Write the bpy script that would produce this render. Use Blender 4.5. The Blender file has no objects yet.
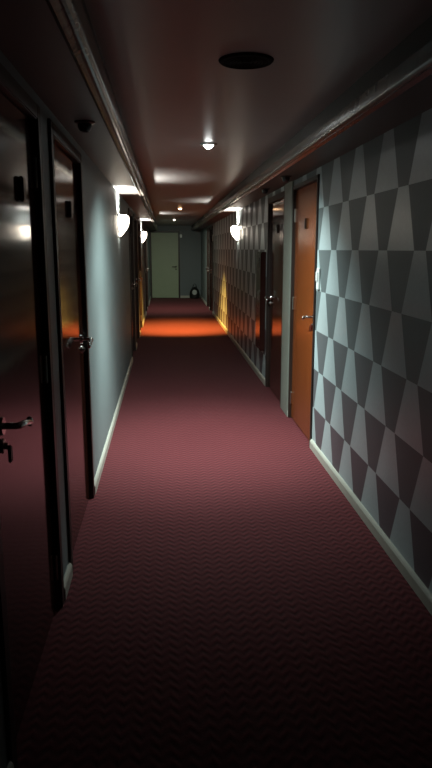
import bpy, bmesh, math
from mathutils import Vector, Matrix
S = bpy.context.scene
C = S.collection
PI = math.pi

# ------------------------------------------------------------------ materials
def newmat(name):
    m = bpy.data.materials.new(name); m.use_nodes = True
    nt = m.node_tree
    return m, nt, nt.nodes['Principled BSDF']
class N:
    def __init__(s, nt): s.nt = nt
    def n(s, t, **k):
        o = s.nt.nodes.new(t)
        for a, b in k.items(): setattr(o, a, b)
        return o
    def l(s, a, b): s.nt.links.new(a, b)
    def math(s, op, a, b=None, c=None):
        o = s.n('ShaderNodeMath', operation=op)
        for i, v in enumerate((a, b, c)):
            if v is None: continue
            if isinstance(v, (int, float)): o.inputs[i].default_value = v
            else: s.l(v, o.inputs[i])
        return o.outputs[0]
    def mix(s, f, a, b):
        o = s.n('ShaderNodeMix', data_type='RGBA')
        for i, v in ((0, f), (6, a), (7, b)):
            if isinstance(v, (int, float)): o.inputs[i].default_value = v
            elif isinstance(v, tuple): o.inputs[i].default_value = (*v, 1)
            else: s.l(v, o.inputs[i])
        return o.outputs[2]
    def noise(s, vec, scale, detail=3, rough=.5):
        o = s.n('ShaderNodeTexNoise'); o.inputs['Scale'].default_value = scale
        o.inputs['Detail'].default_value = detail; o.inputs['Roughness'].default_value = rough
        if vec is not None: s.l(vec, o.inputs['Vector'])
        return o.outputs[0]
    def bump(s, h, bsdf, strength=.2, dist=.01):
        o = s.n('ShaderNodeBump'); o.inputs['Strength'].default_value = strength
        o.inputs['Distance'].default_value = dist
        s.l(h, o.inputs['Height']); s.l(o.outputs[0], bsdf.inputs['Normal'])
def simple(name, col, rough=.5, metal=0, var=.0, scale=30, bump=0, spec=None, coat=0):
    m, nt, b = newmat(name); k = N(nt)
    tc = k.n('ShaderNodeTexCoord').outputs['Object']
    nz = k.noise(tc, scale)
    c2 = tuple(min(1, c * (1 + var)) for c in col); c1 = tuple(c * (1 - var) for c in col)
    k.l(k.mix(nz, c1, c2), b.inputs['Base Color'])
    b.inputs['Roughness'].default_value = rough; b.inputs['Metallic'].default_value = metal
    if spec is not None: b.inputs['Specular IOR Level'].default_value = spec
    if coat: b.inputs['Coat Weight'].default_value = coat; b.inputs['Coat Roughness'].default_value = .12
    if bump: k.bump(nz, b, bump, .002)
    return m
def emit(name, col, strength):
    m, nt, b = newmat(name)
    b.inputs['Base Color'].default_value = (*col, 1)
    b.inputs['Emission Color'].default_value = (*col, 1)
    b.inputs['Emission Strength'].default_value = strength
    return m
def wood(name, dark, light, rough=.2):
    m, nt, b = newmat(name); k = N(nt)
    tc = k.n('ShaderNodeTexCoord').outputs['Object']
    mp = k.n('ShaderNodeMapping'); mp.inputs['Scale'].default_value = (9, 9, .7); k.l(tc, mp.inputs['Vector'])
    nz = k.noise(mp.outputs[0], 3.0, 6, .6)
    mp2 = k.n('ShaderNodeMapping'); mp2.inputs['Scale'].default_value = (60, 60, 1.5); k.l(tc, mp2.inputs['Vector'])
    nz2 = k.noise(mp2.outputs[0], 4.0, 3, .6)
    f = k.math('MULTIPLY_ADD', nz2, .35, k.math('MULTIPLY', nz, .65))
    r = k.n('ShaderNodeMapRange'); k.l(f, r.inputs[0]); r.inputs[1].default_value = .3; r.inputs[2].default_value = .7
    k.l(k.mix(r.outputs[0], dark, light), b.inputs['Base Color'])
    b.inputs['Roughness'].default_value = rough
    k.bump(k.noise(tc, 6, 2), b, .05, .006)
    return m

M = {}
M['door'] = wood('mahogany_door', (.030, .009, .006), (.060, .019, .012), .085)
M['door_orange'] = wood('orange_brown_door', (.15, .036, .009), (.20, .050, .012), .24)
M['frame'] = wood('dark_door_frame', (.014, .008, .006), (.026, .014, .010), .45)
M['trim'] = wood('varnished_cornice', (.075, .062, .052), (.12, .105, .09), .27)
M['fascia'] = simple('dark_fascia_paint', (.03, .024, .02), .35, var=.1)
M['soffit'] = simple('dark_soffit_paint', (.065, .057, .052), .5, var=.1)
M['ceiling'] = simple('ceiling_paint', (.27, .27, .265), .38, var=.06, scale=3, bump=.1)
M['base'] = simple('cream_baseboard', (.42, .41, .35), .4, var=.08)
M['chrome'] = simple('brushed_chrome', (.75, .74, .72), .18, 1)
M['brass'] = simple('dull_metal', (.35, .33, .3), .35, 1)
M['black'] = simple('black_plastic', (.012, .012, .012), .35)
M['matte'] = simple('matt_dark_grille', (.02, .016, .015), .9, spec=.1)
M['darkmetal'] = simple('bronze_metal', (.05, .04, .03), .4, .6)
M['plaque'] = simple('dark_plaque', (.02, .016, .014), .25)
M['white'] = simple('white_plastic', (.75, .78, .76), .35)
M['strip'] = simple('grey_green_panel', (.19, .20, .17), .5, var=.08)
M['fob'] = simple('red_leather_fob', (.08, .012, .008), .5)
M['gauge'] = simple('pale_grey_fabric', (.42, .45, .43), .7, var=.1)
M['hose'] = simple('dark_red_enamel', (.030, .009, .007), .16)
M['greendoor'] = simple('pale_green_door_paint', (.33, .40, .27), .45, var=.06, scale=4)
M['shade'] = emit('frosted_lit_glass', (1, .88, .72), 13)
M['lens_w'] = emit('lit_lens_white', (.95, 1, .97), 30)
M['lens_o'] = emit('lit_lens_amber', (1, .62, .34), 14)
M['lens_d'] = emit('lit_lens_dim', (1, .9, .75), 6)

def wallplain(name, col):
    m, nt, b = newmat(name); k = N(nt)
    tc = k.n('ShaderNodeTexCoord').outputs['Object']
    n1 = k.noise(tc, 60, 4, .7); n2 = k.noise(tc, 2.2, 3)
    f = k.math('MULTIPLY_ADD', n1, .6, k.math('MULTIPLY', n2, .4))
    k.l(k.mix(f, tuple(c * .8 for c in col), tuple(min(1, c * 1.18) for c in col)), b.inputs['Base Color'])
    b.inputs['Roughness'].default_value = .55
    k.bump(n1, b, .35, .004)
    return m
M['wall'] = wallplain('pale_blue_green_wallcovering', (.185, .225, .225))
M['wall_end'] = wallplain('slate_wallcovering', (.13, .155, .165))

def wallpaper():
    m, nt, b = newmat('trapezoid_wallpaper'); k = N(nt)
    tc = k.n('ShaderNodeTexCoord').outputs['Object']
    sp = k.n('ShaderNodeSeparateXYZ'); k.l(tc, sp.inputs[0])
    y, z = sp.outputs[1], sp.outputs[2]
    rz = k.math('DIVIDE', k.math('SUBTRACT', z, .033), .282)
    row = k.math('FLOOR', rz); v = k.math('FRACT', rz)
    # row 5 has its narrow dark foot centred on y = 4.207; each row is shifted by half a period
    sh = k.math('MULTIPLY', k.math('SUBTRACT', 5.0, row), .5)
    u = k.math('ADD', k.math('DIVIDE', k.math('SUBTRACT', y, 4.207), .483), sh)
    u = k.math('ABSOLUTE', k.math('SUBTRACT', k.math('FRACT', k.math('ADD', u, 20.5)), .5))
    hw = k.math('MULTIPLY_ADD', v, .232, .134)      # half width / period
    e = k.math('SUBTRACT', hw, u)
    mr = k.n('ShaderNodeMapRange'); k.l(e, mr.inputs[0]); mr.inputs[1].default_value = -.006; mr.inputs[2].default_value = .006
    dark = mr.outputs[0]
    n1 = k.noise(tc, 55, 4, .7); n2 = k.noise(tc, 2.5, 3)
    # the dark shapes turn from slate to plum in the low rows
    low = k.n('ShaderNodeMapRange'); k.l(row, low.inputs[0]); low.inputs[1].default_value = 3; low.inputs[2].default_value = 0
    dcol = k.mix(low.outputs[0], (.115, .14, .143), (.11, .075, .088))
    lcol = k.mix(n1, (.38, .45, .46), (.52, .61, .62))
    dcol = k.mix(k.math('MULTIPLY', n1, .5), dcol, (.08, .09, .095))
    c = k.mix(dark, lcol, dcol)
    c = k.mix(k.math('MULTIPLY', n2, .22), c, (.1, .12, .12))
    k.l(c, b.inputs['Base Color'])
    k.l(k.math('MULTIPLY_ADD', dark, .2, .33), b.inputs['Roughness'])
    k.bump(n1, b, .25, .003)
    return m
M['paper'] = wallpaper()

def carpet():
    m, nt, b = newmat('red_woven_carpet'); k = N(nt)
    tc = k.n('ShaderNodeTexCoord').outputs['Object']
    wob = k.noise(tc, 12, 2)
    sp = k.n('ShaderNodeSeparateXYZ'); k.l(tc, sp.inputs[0])
    x = k.math('MULTIPLY_ADD', wob, .012, sp.outputs[0]); y = k.math('MULTIPLY_ADD', wob, .012, sp.outputs[1])
    a = k.math('SINE', k.math('MULTIPLY', x, 2 * PI / .055))
    zz = k.math('PINGPONG', k.math('MULTIPLY', x, 1.0), .03)
    bb = k.math('SINE', k.math('MULTIPLY', k.math('ADD', y, zz), 2 * PI / .05))
    p = k.math('MULTIPLY_ADD', k.math('MULTIPLY', a, .35), bb, k.math('MULTIPLY', bb, .65))
    p = k.math('MULTIPLY_ADD', p, .5, .5)
    nz = k.noise(tc, 110, 3, .8); nb = k.noise(tc, 1.6, 3)
    p = k.math('ADD', k.math('MULTIPLY', p, .6), k.math('MULTIPLY', nz, .4))
    c = k.mix(p, (.014, .003, .004), (.17, .036, .041))
    c = k.mix(k.math('MULTIPLY', nb, .3), c, (.05, .009, .013))
    k.l(c, b.inputs['Base Color']); b.inputs['Roughness'].default_value = .8
    b.inputs['Specular IOR Level'].default_value = .08
    b.inputs['Sheen Weight'].default_value = .06; b.inputs['Sheen Roughness'].default_value = .5
    b.inputs['Sheen Tint'].default_value = (1, .75, .75, 1)
    k.bump(p, b, .8, .006)
    return m
M['carpet'] = carpet()

# ------------------------------------------------------------------ mesh helpers
def bm_(): return bmesh.new()
def box(bm, x0, x1, y0, y1, z0, z1, bev=0):
    r = bmesh.ops.create_cube(bm, size=1)
    vs = r['verts']
    bmesh.ops.scale(bm, verts=vs, vec=(abs(x1 - x0), abs(y1 - y0), abs(z1 - z0)))
    bmesh.ops.translate(bm, verts=vs, vec=((x0 + x1) / 2, (y0 + y1) / 2, (z0 + z1) / 2))
    if bev:
        es = list({e for v in vs for e in v.link_edges})
        bmesh.ops.bevel(bm, geom=es, offset=bev, segments=2, affect='EDGES')
    return bm
def cyl(bm, p0, p1, r0, r1=None, seg=20):
    p0, p1 = Vector(p0), Vector(p1); r1 = r0 if r1 is None else r1
    d = p1 - p0
    r = bmesh.ops.create_cone(bm, cap_ends=True, segments=seg, radius1=r0, radius2=r1, depth=d.length)
    q = Vector((0, 0, 1)).rotation_difference(d.normalized()).to_matrix().to_4x4()
    bmesh.ops.transform(bm, matrix=Matrix.Translation((p0 + p1) / 2) @ q, verts=r['verts'])
    return bm
def sph(bm, c, r, sc=(1, 1, 1), seg=16):
    q = bmesh.ops.create_uvsphere(bm, u_segments=seg, v_segments=seg // 2, radius=r)
    bmesh.ops.scale(bm, verts=q['verts'], vec=sc); bmesh.ops.translate(bm, verts=q['verts'], vec=c)
    return bm
def tube(bm, pts, r, seg=12):
    rings = []
    pts = [Vector(p) for p in pts]
    for i, p in enumerate(pts):
        d = (pts[min(i + 1, len(pts) - 1)] - pts[max(i - 1, 0)]).normalized()
        a = d.orthogonal().normalized() if i == 0 else (a - d * a.dot(d)).normalized()
        b = d.cross(a); rr = r[i] if isinstance(r, (list, tuple)) else r
        rings.append([bm.verts.new(p + (a * math.cos(t) + b * math.sin(t)) * rr) for t in [2 * PI * j / seg for j in range(seg)]])
    for q, w in zip(rings, rings[1:]):
        for j in range(seg): bm.faces.new((q[j], q[(j + 1) % seg], w[(j + 1) % seg], w[j]))
    bm.faces.new(rings[0][::-1]); bm.faces.new(rings[-1])
    return bm
def prism(bm, prof, y0, y1):
    """closed profile of (x,z) extruded along y"""
    a = [bm.verts.new((x, y0, z)) for x, z in prof]; b = [bm.verts.new((x, y1, z)) for x, z in prof]
    n = len(prof)
    bm.faces.new(a); bm.faces.new(b[::-1])
    for i in range(n): bm.faces.new((a[i], b[i], b[(i + 1) % n], a[(i + 1) % n]))
    return bm
def lathe(bm, prof, c, seg=32, ang=2 * PI, start=0):
    rings = []
    full = abs(ang - 2 * PI) < 1e-6; n = seg if full else seg + 1
    for r, z in prof:
        rings.append([bm.verts.new((c[0] + r * math.cos(start + ang * j / seg), c[1] + r * math.sin(start + ang * j / seg), c[2] + z)) for j in range(n)])
    for q, w in zip(rings, rings[1:]):
        for j in range(n if full else n - 1):
            bm.faces.new((q[j], q[(j + 1) % n], w[(j + 1) % n], w[j]))
    return bm
def obj(name, bm, mat, parent=None, smooth=False):
    bmesh.ops.recalc_face_normals(bm, faces=bm.faces)
    me = bpy.data.meshes.new(name); bm.to_mesh(me); bm.free()
    me.materials.append(M[mat])
    if smooth:
        for p in me.polygons: p.use_smooth = True
        try: me.set_sharp_from_angle(angle=math.radians(35))
        except Exception: pass
    o = bpy.data.objects.new(name, me); C.objects.link(o)
    if parent: o.parent = parent
    return o
def tag(o, label=None, cat=None, group=None, kind=None):
    if label: o['label'] = label
    if cat: o['category'] = cat
    if group: o['group'] = group
    if kind: o['kind'] = kind
    return o
def empty(name, loc, rz=0):
    o = bpy.data.objects.new(name, None); C.objects.link(o)
    o.location = loc; o.rotation_euler = (0, 0, rz); o.empty_display_size = .1
    return o
def copy_tree(o, parent=None):
    c = o.copy(); C.objects.link(c); c.parent = parent
    for ch in list(o.children): copy_tree(ch, c)
    return c

# ------------------------------------------------------------------ room
XL, XR = -.455, 1.068
Y0, Y1 = -1.6, 20.1
ZS, ZC = 2.0, 2.13          # soffit, ceiling
SL, SR = -.215, .80        # inner edges of the soffits
DH = 1.955                 # door opening height
T = .12

# doors: (wall, y0, y1, handle side (-1 near, +1 far))
left_doors = [(1.62, 2.58, -1), (2.80, 3.80, 1), (8.62, 9.62, 1), (9.98, 10.98, 1), (11.5, 12.5, -1), (15.1, 16.05, 1), (16.3, 17.25, 1)]
right_doors = [(4.66, 5.58, -1), (5.93, 6.93, 1), (15.0, 15.95, 1), (16.15, 17.1, 1)]

tag(obj('floor', box(bm_(), XL - T, XR + T, Y0 - T, Y1 + T, -.1, 0), 'carpet'),
    'deep red woven carpet running the whole length of the corridor', 'carpet', kind='structure')
bm = bm_(); box(bm, SL, SR, Y0, Y1, ZC, ZC + .1)
tag(obj('ceiling', bm, 'ceiling'), 'grey brown recessed middle strip of the corridor ceiling', 'ceiling', kind='structure')
def side_soffit(x0, x1, xe, side):
    bm = box(bm_(), x0, x1, Y0, Y1, ZS, ZC + .1)
    return obj('trim_%d' % side, bm, 'soffit')
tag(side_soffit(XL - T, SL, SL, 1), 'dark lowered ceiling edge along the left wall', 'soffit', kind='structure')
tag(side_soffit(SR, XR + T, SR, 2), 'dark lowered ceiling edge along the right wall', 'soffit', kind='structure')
def moulding(sgn, xe, n, lab):
    # grooved cornice bead under the lip of the soffit; sgn points into the corridor middle
    pr = [(0, .045), (0, -.002), (-.006, -.012), (-.014, -.018), (-.022, -.018), (-.028, -.012), (-.032, -.008),
          (-.038, -.014), (-.048, -.02), (-.058, -.014), (-.064, -.004), (-.064, 0.0), (-.02, 0.0), (-.02, .045)]
    pts = [(xe + sgn * (.02 + a), ZS + b) for a, b in pr]
    o = obj('trim_%d' % n, prism(bm_(), pts, Y0, Y1), 'trim', smooth=True)
    return tag(o, lab, 'cornice', kind='structure')
moulding(1, SL, 3, 'grooved glossy cornice bead along the left edge of the raised ceiling')
moulding(-1, SR, 4, 'grooved glossy cornice bead along the right edge of the raised ceiling')

def wall_with_doors(name, xin, xout, doors, mat, y0, y1):
    bm = bm_(); y = y0
    for d in doors:
        if d[0] > y: box(bm, xin, xout, y, d[0], 0, ZS)
        box(bm, xin, xout, d[0], d[1], DH, ZS)
        y = d[1]
    box(bm, xin, xout, y, y1, 0, ZS)
    # closing board behind the leaves
    s = 1 if xout > xin else -1
    box(bm, xout, xout + s * .02, y0, y1, 0, ZS)
    return obj(name, bm, mat)
tag(wall_with_doors('wall_left', XL, XL - T, left_doors, 'wall', Y0, Y1),
    'pale blue green wall on the left with dark doors let into it', 'wall', kind='structure')
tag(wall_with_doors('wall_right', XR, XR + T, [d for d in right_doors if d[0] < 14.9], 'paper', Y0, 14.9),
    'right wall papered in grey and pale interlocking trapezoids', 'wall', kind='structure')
tag(wall_with_doors('wall_right_end', XR, XR + T, [d for d in right_doors if d[0] > 14.9], 'wall', 14.9, Y1),
    'plain pale far stretch of the right wall near the end door', 'wall', kind='structure')
bm = bm_()
EX0, EX1 = -.405, .395
box(bm, XL - T, EX0 - .045, Y1, Y1 + T, 0, ZC); box(bm, EX1 + .045, XR + T, Y1, Y1 + T, 0, ZC)
box(bm, EX0 - .045, EX1 + .045, Y1, Y1 + T, 1.97, ZC); box(bm, XL - T, XR + T, Y1 + T, Y1 + T + .02, 0, ZC)
tag(obj('wall_back', bm, 'wall_end'), 'dark slate wall closing the far end of the corridor', 'wall', kind='structure')
tag(obj('wall_front', box(bm_(), XL - T, XR + T, Y0 - T, Y0, 0, ZC), 'wall_end'),
    'wall closing the corridor behind the viewer', 'wall', kind='structure')

def baseboard(name, xin, s, doors, lab):
    bm = bm_(); y = Y0
    segs = []
    for d in doors: segs.append((y, d[0])); y = d[1]
    segs.append((y, Y1))
    for a, b in segs:
        if b - a > .03:
            prism(bm, [(xin, 0), (xin + s * .016, 0), (xin + s * .016, .050), (xin + s * .011, .060), (xin + s * .005, .066), (xin, .066)], a + .002, b - .002)
    return tag(obj(name, bm, 'base'), lab, 'baseboard', kind='structure')
baseboard('baseboard_left', XL, 1, left_doors, 'cream baseboard along the pale left wall')
baseboard('baseboard_right', XR, -1, right_doors, 'cream baseboard under the trapezoid wallpaper on the right')
tag(obj('baseboard_back', box(bm_(), EX1 + .05, XR - .02, Y1 - .016, Y1, 0, .07, .003), 'base'),
    'pale baseboard across the slate end wall', 'baseboard', kind='structure')

# ------------------------------------------------------------------ doors (local: x = out of the wall into the corridor, y along, z up)
def make_lever(parent, side, yh, zh=.962, key=True, xo=-.012):
    """side: +1 lever points to +y"""
    hb = bm_()
    # rosette
    cyl(hb, (xo, yh, zh), (xo + .008, yh, zh), .027, .025, 28)
    cyl(hb, (xo + .008, yh, zh), (xo + .05, yh, zh), .0095, .0095, 16)
    pts = [(xo + .036, yh, zh), (xo + .050, yh + side * .004, zh), (xo + .056, yh + side * .02, zh), (xo + .056, yh + side * .06, zh - .007),
           (xo + .056, yh + side * .10, zh - .016), (xo + .054, yh + side * .118, zh - .019)]
    tube(hb, pts, [.009, .010, .0105, .0095, .009, .0105], 14)
    sph(hb, (xo + .054, yh + side * .12, zh - .019), .0135, (.8, .8, 1.2))
    h = obj('door_handle', hb, 'chrome', parent, True)
    kb = bm_()
    cyl(kb, (xo, yh, zh - .058), (xo + .006, yh, zh - .058), .022, .020, 24)
    cyl(kb, (xo + .006, yh, zh - .058), (xo + .016, yh, zh - .058), .010, .009, 16)
    obj('keyhole_rosette', kb, 'brass', parent, True)
    return h
def make_door(n, x, out, y0, y1, hs, mat, lab, plaque=True, key=False, hardware=True, sill=None):
    w = y1 - y0
    fw = .032 if mat == 'door_orange' else .055
    root = empty('door_%d' % n, (x, y0 if out > 0 else y1, 0), 0 if out > 0 else PI)
    # local y 0..w ; when rotated by pi local +y = world -y
    hs = hs if out > 0 else -hs
    tag(root, lab, 'door', kind='structure')
    f = bm_()
    for a, b in ((0, fw), (w - fw, w)):
        box(f, -.10, .012, a, b, -.004, DH, .003)
        box(f, -.10, -.02, a if a == 0 else a - .012, b + .012 if a == 0 else b, 0, DH - fw, 0)
    box(f, -.10, .012, fw, w - fw, DH - fw, DH, .004)
    obj('door_frame', f, 'frame', root)
    leaf = obj('door_leaf', box(bm_(), -.052, -.012, fw + .004, w - fw - .004, .008, DH - fw - .004, .003), mat, root)
    yh = fw + (.16 if n == 1 else .085) if hs < 0 else w - fw - .075
    make_lever(leaf, -hs, yh)
    yh2 = w - fw - .004 if hs < 0 else fw + .004
    for zz in (.18, 1.0, 1.72):
        hg = bm_(); cyl(hg, (-.006, yh2, zz - .045), (-.006, yh2, zz + .045), .007, .007, 12)
        for t in (-.048, .048): sph(hg, (-.006, yh2, zz + t), .0075)
        obj('hinge', hg, 'brass', leaf, True)
    if plaque:
        yc = w / 2 + (.17 if n == 1 else .08 if out > 0 else 0)
        p = obj('number_plaque', box(bm_(), -.012, .004, yc - .022, yc + .022, 1.60, 1.68, .004), 'plaque', leaf)
    if key:
        kf = bm_()
        cyl(kf, (0, yh, .900), (.012, yh, .900), .006, .006, 10)
        box(kf, .004, .013, yh - .013, yh + .013, .856, .902, .003)
        tag(obj('key_fob', kf, 'fob', leaf), 'dark red key fob hanging from the lock')
    return root
labs_l = ['dark glossy mahogany door nearest on the left, reflecting a wall lamp',
          'dark mahogany door on the left, just before the bare pale wall',
          'dark brown door on the left just past the first left wall lamp',
          'dark brown door on the left, second beyond the first left wall lamp',
          'orange lit brown door on the left, just short of the second left wall lamp',
          'small far brown door on the left beyond the second left wall lamp',
          'furthest brown door on the left, beside the pale green end door']
n = 1
for (a, b, hs), lab in zip(left_doors, labs_l):
    make_door(n, XL, 1, a, b, hs, 'door', lab, key=(n == 1)); n += 1
labs_r = ['orange brown wooden door on the right beside the brightly lit wallpaper',
          'dark glossy door on the right, next beyond the orange brown door',
          'far dark door on the right, just past the amber lit wallpaper',
          'furthest dark door on the right, before the pale end stretch of wall']
for i, ((a, b, hs), lab) in enumerate(zip(right_doors, labs_r)):
    make_door(n, XR, -1, a, b, hs, 'door_orange' if i == 0 else 'door', lab, key=(i == 0)); n += 1

# pale green end door, facing the camera
root = tag(empty('door_%d' % n, (0, Y1, 0)), 'pale green painted door in a dark frame at the corridor end', 'door', kind='structure')
f = bm_()
box(f, EX0 - .045, EX0, -.012, .1, 0, 1.97, .004); box(f, EX1, EX1 + .045, -.012, .1, 0, 1.97, .004); box(f, EX0, EX1, -.012, .1, 1.925, 1.97, .004)
obj('door_frame', f, 'frame', root)
lf = obj('door_leaf', box(bm_(), EX0 + .003, EX1 - .003, .006, .046, .008, 1.922, .003), 'greendoor', root)
hb = bm_()
cyl(hb, (EX1 - .075, .006, .93), (EX1 - .075, -.004, .93), .027, .025, 24)
tube(hb, [(EX1 - .075, .0, .93), (EX1 - .075, -.042, .93), (EX1 - .09, -.05, .93), (EX1 - .14, -.05, .93), (EX1 - .195, -.048, .93)], .010, 12)
cyl(hb, (EX1 - .075, .006, .855), (EX1 - .075, -.003, .855), .022, .02, 20)
obj('door_handle', hb, 'darkmetal', lf, True)

tag(obj('trim_5', box(bm_(), XR - .017, XR + .01, 5.585, 5.925, 0, ZS - .001, .002), 'strip'),
    'plain pale upright strip between the orange brown door and the dark door', 'wall panel', kind='structure')

# ------------------------------------------------------------------ wall sconces (local +x into corridor)
def make_sconce():
    r = empty('wall_sconce', (0, 0, 0))
    # back plate
    obj('back_plate', box(bm_(), .0, .008, -.085, .085, 1.60, 1.80, .003), 'darkmetal', r)
    # shield shaped half bowl of frosted glass, straight sided at the top and coming to a point below
    pr = [(.096, .200), (.098, .175), (.097, .14), (.091, .112), (.076, .082), (.057, .055), (.037, .032), (.019, .014), (.006, .004)]
    bm = bm_(); lathe(bm, pr, (.006, 0, 1.565), 24, PI, -PI / 2)
    inner = [(a - .005, b + .002) for a, b in pr if a > .02]
    lathe(bm, inner, (.006, 0, 1.565), 24, PI, -PI / 2)
    sh = obj('glass_shade', bm, 'shade', r, True)
    fn = bm_(); sph(fn, (.012, 0, 1.562), .008, (1, 1, 1.3)); obj('finial', fn, 'darkmetal', r, True)
    # metal plates added inside both flanks to cut the upward light into a sheet
    rb = bm_(); box(rb, .008, .080, .053, .057, 1.66, 1.785, 0); obj('added_baffle', rb, 'brass', r)
    rb = bm_(); box(rb, .008, .078, -.055, -.051, 1.66, 1.763, 0); obj('added_baffle', rb, 'brass', r)
    return r
def area(name, loc, rot, sx, sy, power, col, parent=None, spread=PI):
    l = bpy.data.lights.new(name, 'AREA'); l.shape = 'RECTANGLE'; l.size = sx; l.size_y = sy
    l.energy = power; l.color = col; l.spread = spread
    o = bpy.data.objects.new(name, l); C.objects.link(o); o.location = loc; o.rotation_euler = rot
    if parent: o.parent = parent
    return o
sc = make_sconce()
spots = [(XL, 6.78, 0, 'lit frosted wall lamp on the left wall, nearer of the two'),
         (XL, 13.3, 0, 'smaller looking lit frosted lamp further along the left wall'),
         (XR, 9.85, PI, 'lit frosted wall lamp on the trapezoid papered right wall')]
for i, (x, y, rz, lab) in enumerate(spots):
    o = sc if i == 0 else copy_tree(sc)
    o.location = (x, y, 0); o.rotation_euler = (0, 0, rz)
    tag(o, lab, 'wall lamp', 'frosted half bowl wall lamps')
    if rz:      # taller added plate stays on the far flank: mirror both along y
        for ch in o.children:
            if ch.name.startswith('added_baffle'): ch.scale = (1, -1, 1)
    s = 1 if rz == 0 else -1
    P = (30.0, 28.0, 26.0)[i]
    area('lamp_up', (x + s * .050, y + .006, 1.738), (PI, 0, 0), .06, .022, P, (1, .95, .88))
    area('lamp_down', (x + s * .022, y, 1.555), (0, 0, 0), .02, .05, .15, (1, .95, .88))

# ------------------------------------------------------------------ ceiling downlights
def downlight(y, lens, lab, size, power, col, blend=1, x=.305, tilt=0, spill=0):
    r = empty('ceiling_downlight', (x, y, ZC))
    tag(r, lab, 'ceiling light', 'recessed ceiling downlights')
    bm = bm_(); lathe(bm, [(.036, -.002), (.040, -.010), (.050, -.011), (.056, -.006), (.058, 0)], (0, 0, 0), 36)
    obj('ring', bm, 'brass', r, True)
    bm = bm_(); sph(bm, (0, 0, -.006), .030, (1, 1, .85), 24)
    obj('bulb', bm, lens, r, True)
    l = bpy.data.lights.new('downlight_beam', 'SPOT'); l.energy = power; l.color = col
    l.spot_size = math.radians(size); l.spot_blend = blend; l.shadow_soft_size = .03
    o = bpy.data.objects.new('downlight_beam', l); C.objects.link(o); o.location = (x, y, ZC - .045)
    o.rotation_euler = (tilt, 0, 0)
    if spill:
        l2 = l.copy(); l2.energy = spill; l2.spot_size = math.radians(146); l2.spot_blend = 1
        o2 = bpy.data.objects.new('downlight_spill', l2); C.objects.link(o2); o2.location = o.location; o2.rotation_euler = (.22, 0, 0)
    return r
downlight(4.58, 'lens_w', 'bright white round downlight, nearest lit one on the ceiling', 80, 300, (.84, 1, .97), spill=235, x=.297, tilt=.13)
downlight(11.5, 'lens_o', 'amber glowing round downlight further along the ceiling', 72, 1900, (1, .55, .11), x=.262, tilt=.36)
downlight(15.9, 'lens_d', 'faint tiny downlight near the far end door', 150, 150, (.92, 1, .82), x=.225, tilt=.5)

# speaker / dead light disc near the camera
r = tag(empty('ceiling_speaker', (.308, 2.60, ZC)), 'dark round grille disc flush on the ceiling nearest the viewer', 'speaker')
r.scale = (.92, .92, .6)
bm = bm_(); lathe(bm, [(0, -.012), (.082, -.012), (.088, -.010)], (0, 0, 0), 40)
for k in range(5): lathe(bm, [(.015 + .015 * k, -.012), (.018 + .015 * k, -.0155), (.021 + .015 * k, -.012)], (0, 0, 0), 40)
obj('grille', bm, 'matte', r, True)
bm = bm_(); lathe(bm, [(.088, -.010), (.092, -.016), (.104, -.014), (.110, -.005), (.111, 0)], (0, 0, 0), 40)
obj('ring', bm, 'matte', r, True)

# small unlit eyeball spots under the soffits
def eyeball():
    r = empty('soffit_spotlight', (0, 0, 0))
    bm = bm_(); lathe(bm, [(.020, -.010), (.034, -.010), (.044, -.006), (.046, 0)], (0, 0, 0), 28); obj('ring', bm, 'darkmetal', r, True)
    bm = bm_(); lathe(bm, [(.0, -.036), (.012, -.036), (.018, -.042), (.026, -.034), (.031, -.020), (.032, -.006)], (0, 0, 0), 28)
    obj('eyeball', bm, 'black', r, True)
    return r
eb = eyeball()
for i, (x, y, lab) in enumerate([(-.345, 3.12, 'small unlit black spotlight under the left dark soffit before the pale wall'),
                                 (.94, 5.25, 'small unlit black spotlight above the orange brown door'),
                                 (.94, 6.35, 'small unlit black spotlight above the dark right door')]):
    o = eb if i == 0 else copy_tree(eb)
    o.location = (x, y, ZS); tag(o, lab, 'spotlight', 'unlit spotlights under the soffits')

# ------------------------------------------------------------------ things on the walls
r = tag(empty('light_switch', (XR, 4.585, 1.245)), 'white wall switch on the wallpaper beside the orange brown door', 'switch')
obj('plate', box(bm_(), -.012, 0, -.036, .036, -.075, .075, .004), 'white', r)
obj('rocker', box(bm_(), -.022, -.010, -.018, .018, -.015, .050, .003), 'white', r)

r = tag(empty('hose_cabinet', (XR, 7.06, .36)), 'tall narrow dark red cabinet on the wall beyond the dark right door', 'fire cabinet')
obj('body', box(bm_(), -.050, .003, 0, .36, 0, 1.06, .004), 'hose', r)
cd = obj('cabinet_door', box(bm_(), -.058, -.050, .012, .348, .012, 1.048, .003), 'hose', r)
bm = bm_(); box(bm, -.064, -.058, .12, .13, .90, 1.0); box(bm, -.064, -.058, .09, .16, .945, .955)
obj('cross_emblem', bm, 'chrome', cd)
bm = bm_(); tube(bm, [(-.058, .03, .55), (-.078, .03, .56), (-.078, .03, .64), (-.058, .03, .65)], .005, 10); obj('handle', bm, 'chrome', cd, True)

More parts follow.
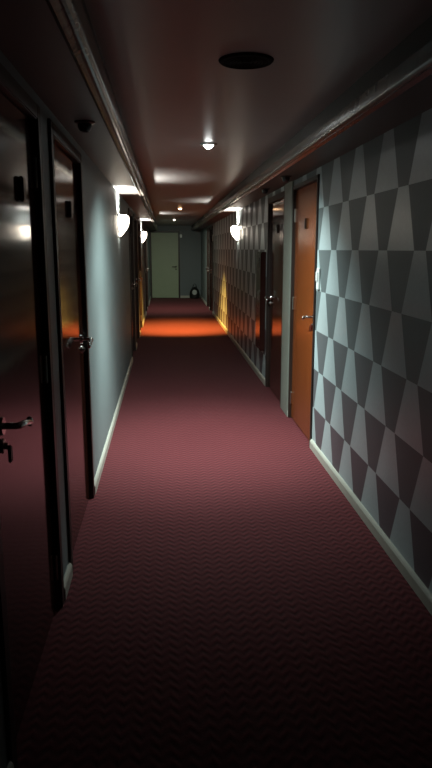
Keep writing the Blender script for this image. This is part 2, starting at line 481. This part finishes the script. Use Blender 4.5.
r = tag(empty('emergency_lamp', (.476, Y1, 1.83)), 'small white box high beside the pale green end door', 'wall lamp')
obj('housing', box(bm_(), -.028, .028, -.04, 0, -.05, .045, .006), 'white', r)
obj('cover', box(bm_(), -.022, .022, -.050, -.039, -.038, .030, .004), 'white', r)
r = tag(obj('wall_sign', box(bm_(), XR - .012, XR, 14.93, 14.985, 1.62, 1.76, .003), 'white'),
        'tiny white plate high on the right wall by the far dark door', 'sign')

# black bag on the floor at the far end
r = tag(empty('black_bag', (.86, 19.86, 0)), 'small black rounded bag with a pale front on the floor by the end wall', 'bag')
r.scale = (1.18, 1.1, 1.15)
bm = bm_()
pr = [(.0, .0), (.10, .0), (.125, .02), (.13, .09), (.12, .17), (.095, .23), (.06, .27), (.03, .29), (0, .295)]
lathe(bm, pr, (0, 0, 0), 24)
bmesh.ops.scale(bm, verts=bm.verts, vec=(1, .75, 1)); obj('body', bm, 'black', r, True)
bm = bm_(); tube(bm, [(-.05, 0, .27), (-.03, 0, .34), (.01, 0, .385), (.04, 0, .34), (.05, 0, .27)], .010, 10); obj('handle', bm, 'black', r, True)
bm = bm_(); sph(bm, (0, -.078, .155), .065, (1, .4, 1.1)); obj('front_patch', bm, 'gauge', r, True)

# ------------------------------------------------------------------ world, camera
w = bpy.data.worlds.new('world'); S.world = w; w.use_nodes = True
w.node_tree.nodes['Background'].inputs[0].default_value = (.01, .01, .012, 1)
H = 1.45; F = 660.0
d = Vector((165 - 216, 384 - 249, -F)).normalized()         # corridor direction in camera space
u = Vector((0, F, 384 - 249)); u = (u - d * u.dot(d)).normalized()
rr = d.cross(u)
R = Matrix((rr, d, u))     # world = R * cam
cam = bpy.data.cameras.new('camera'); co = bpy.data.objects.new('camera', cam); C.objects.link(co)
co.matrix_world = Matrix.Translation((0, 0, H)) @ R.to_4x4()
cam.sensor_fit = 'VERTICAL'; cam.sensor_height = 24; cam.lens = F / 768 * 24; cam.clip_start = .05
S.camera = co
S.view_settings.view_transform = 'Standard'; S.view_settings.look = 'None'
S.view_settings.gamma = 1; S.view_settings.exposure = 0; S.view_settings.use_curve_mapping = False
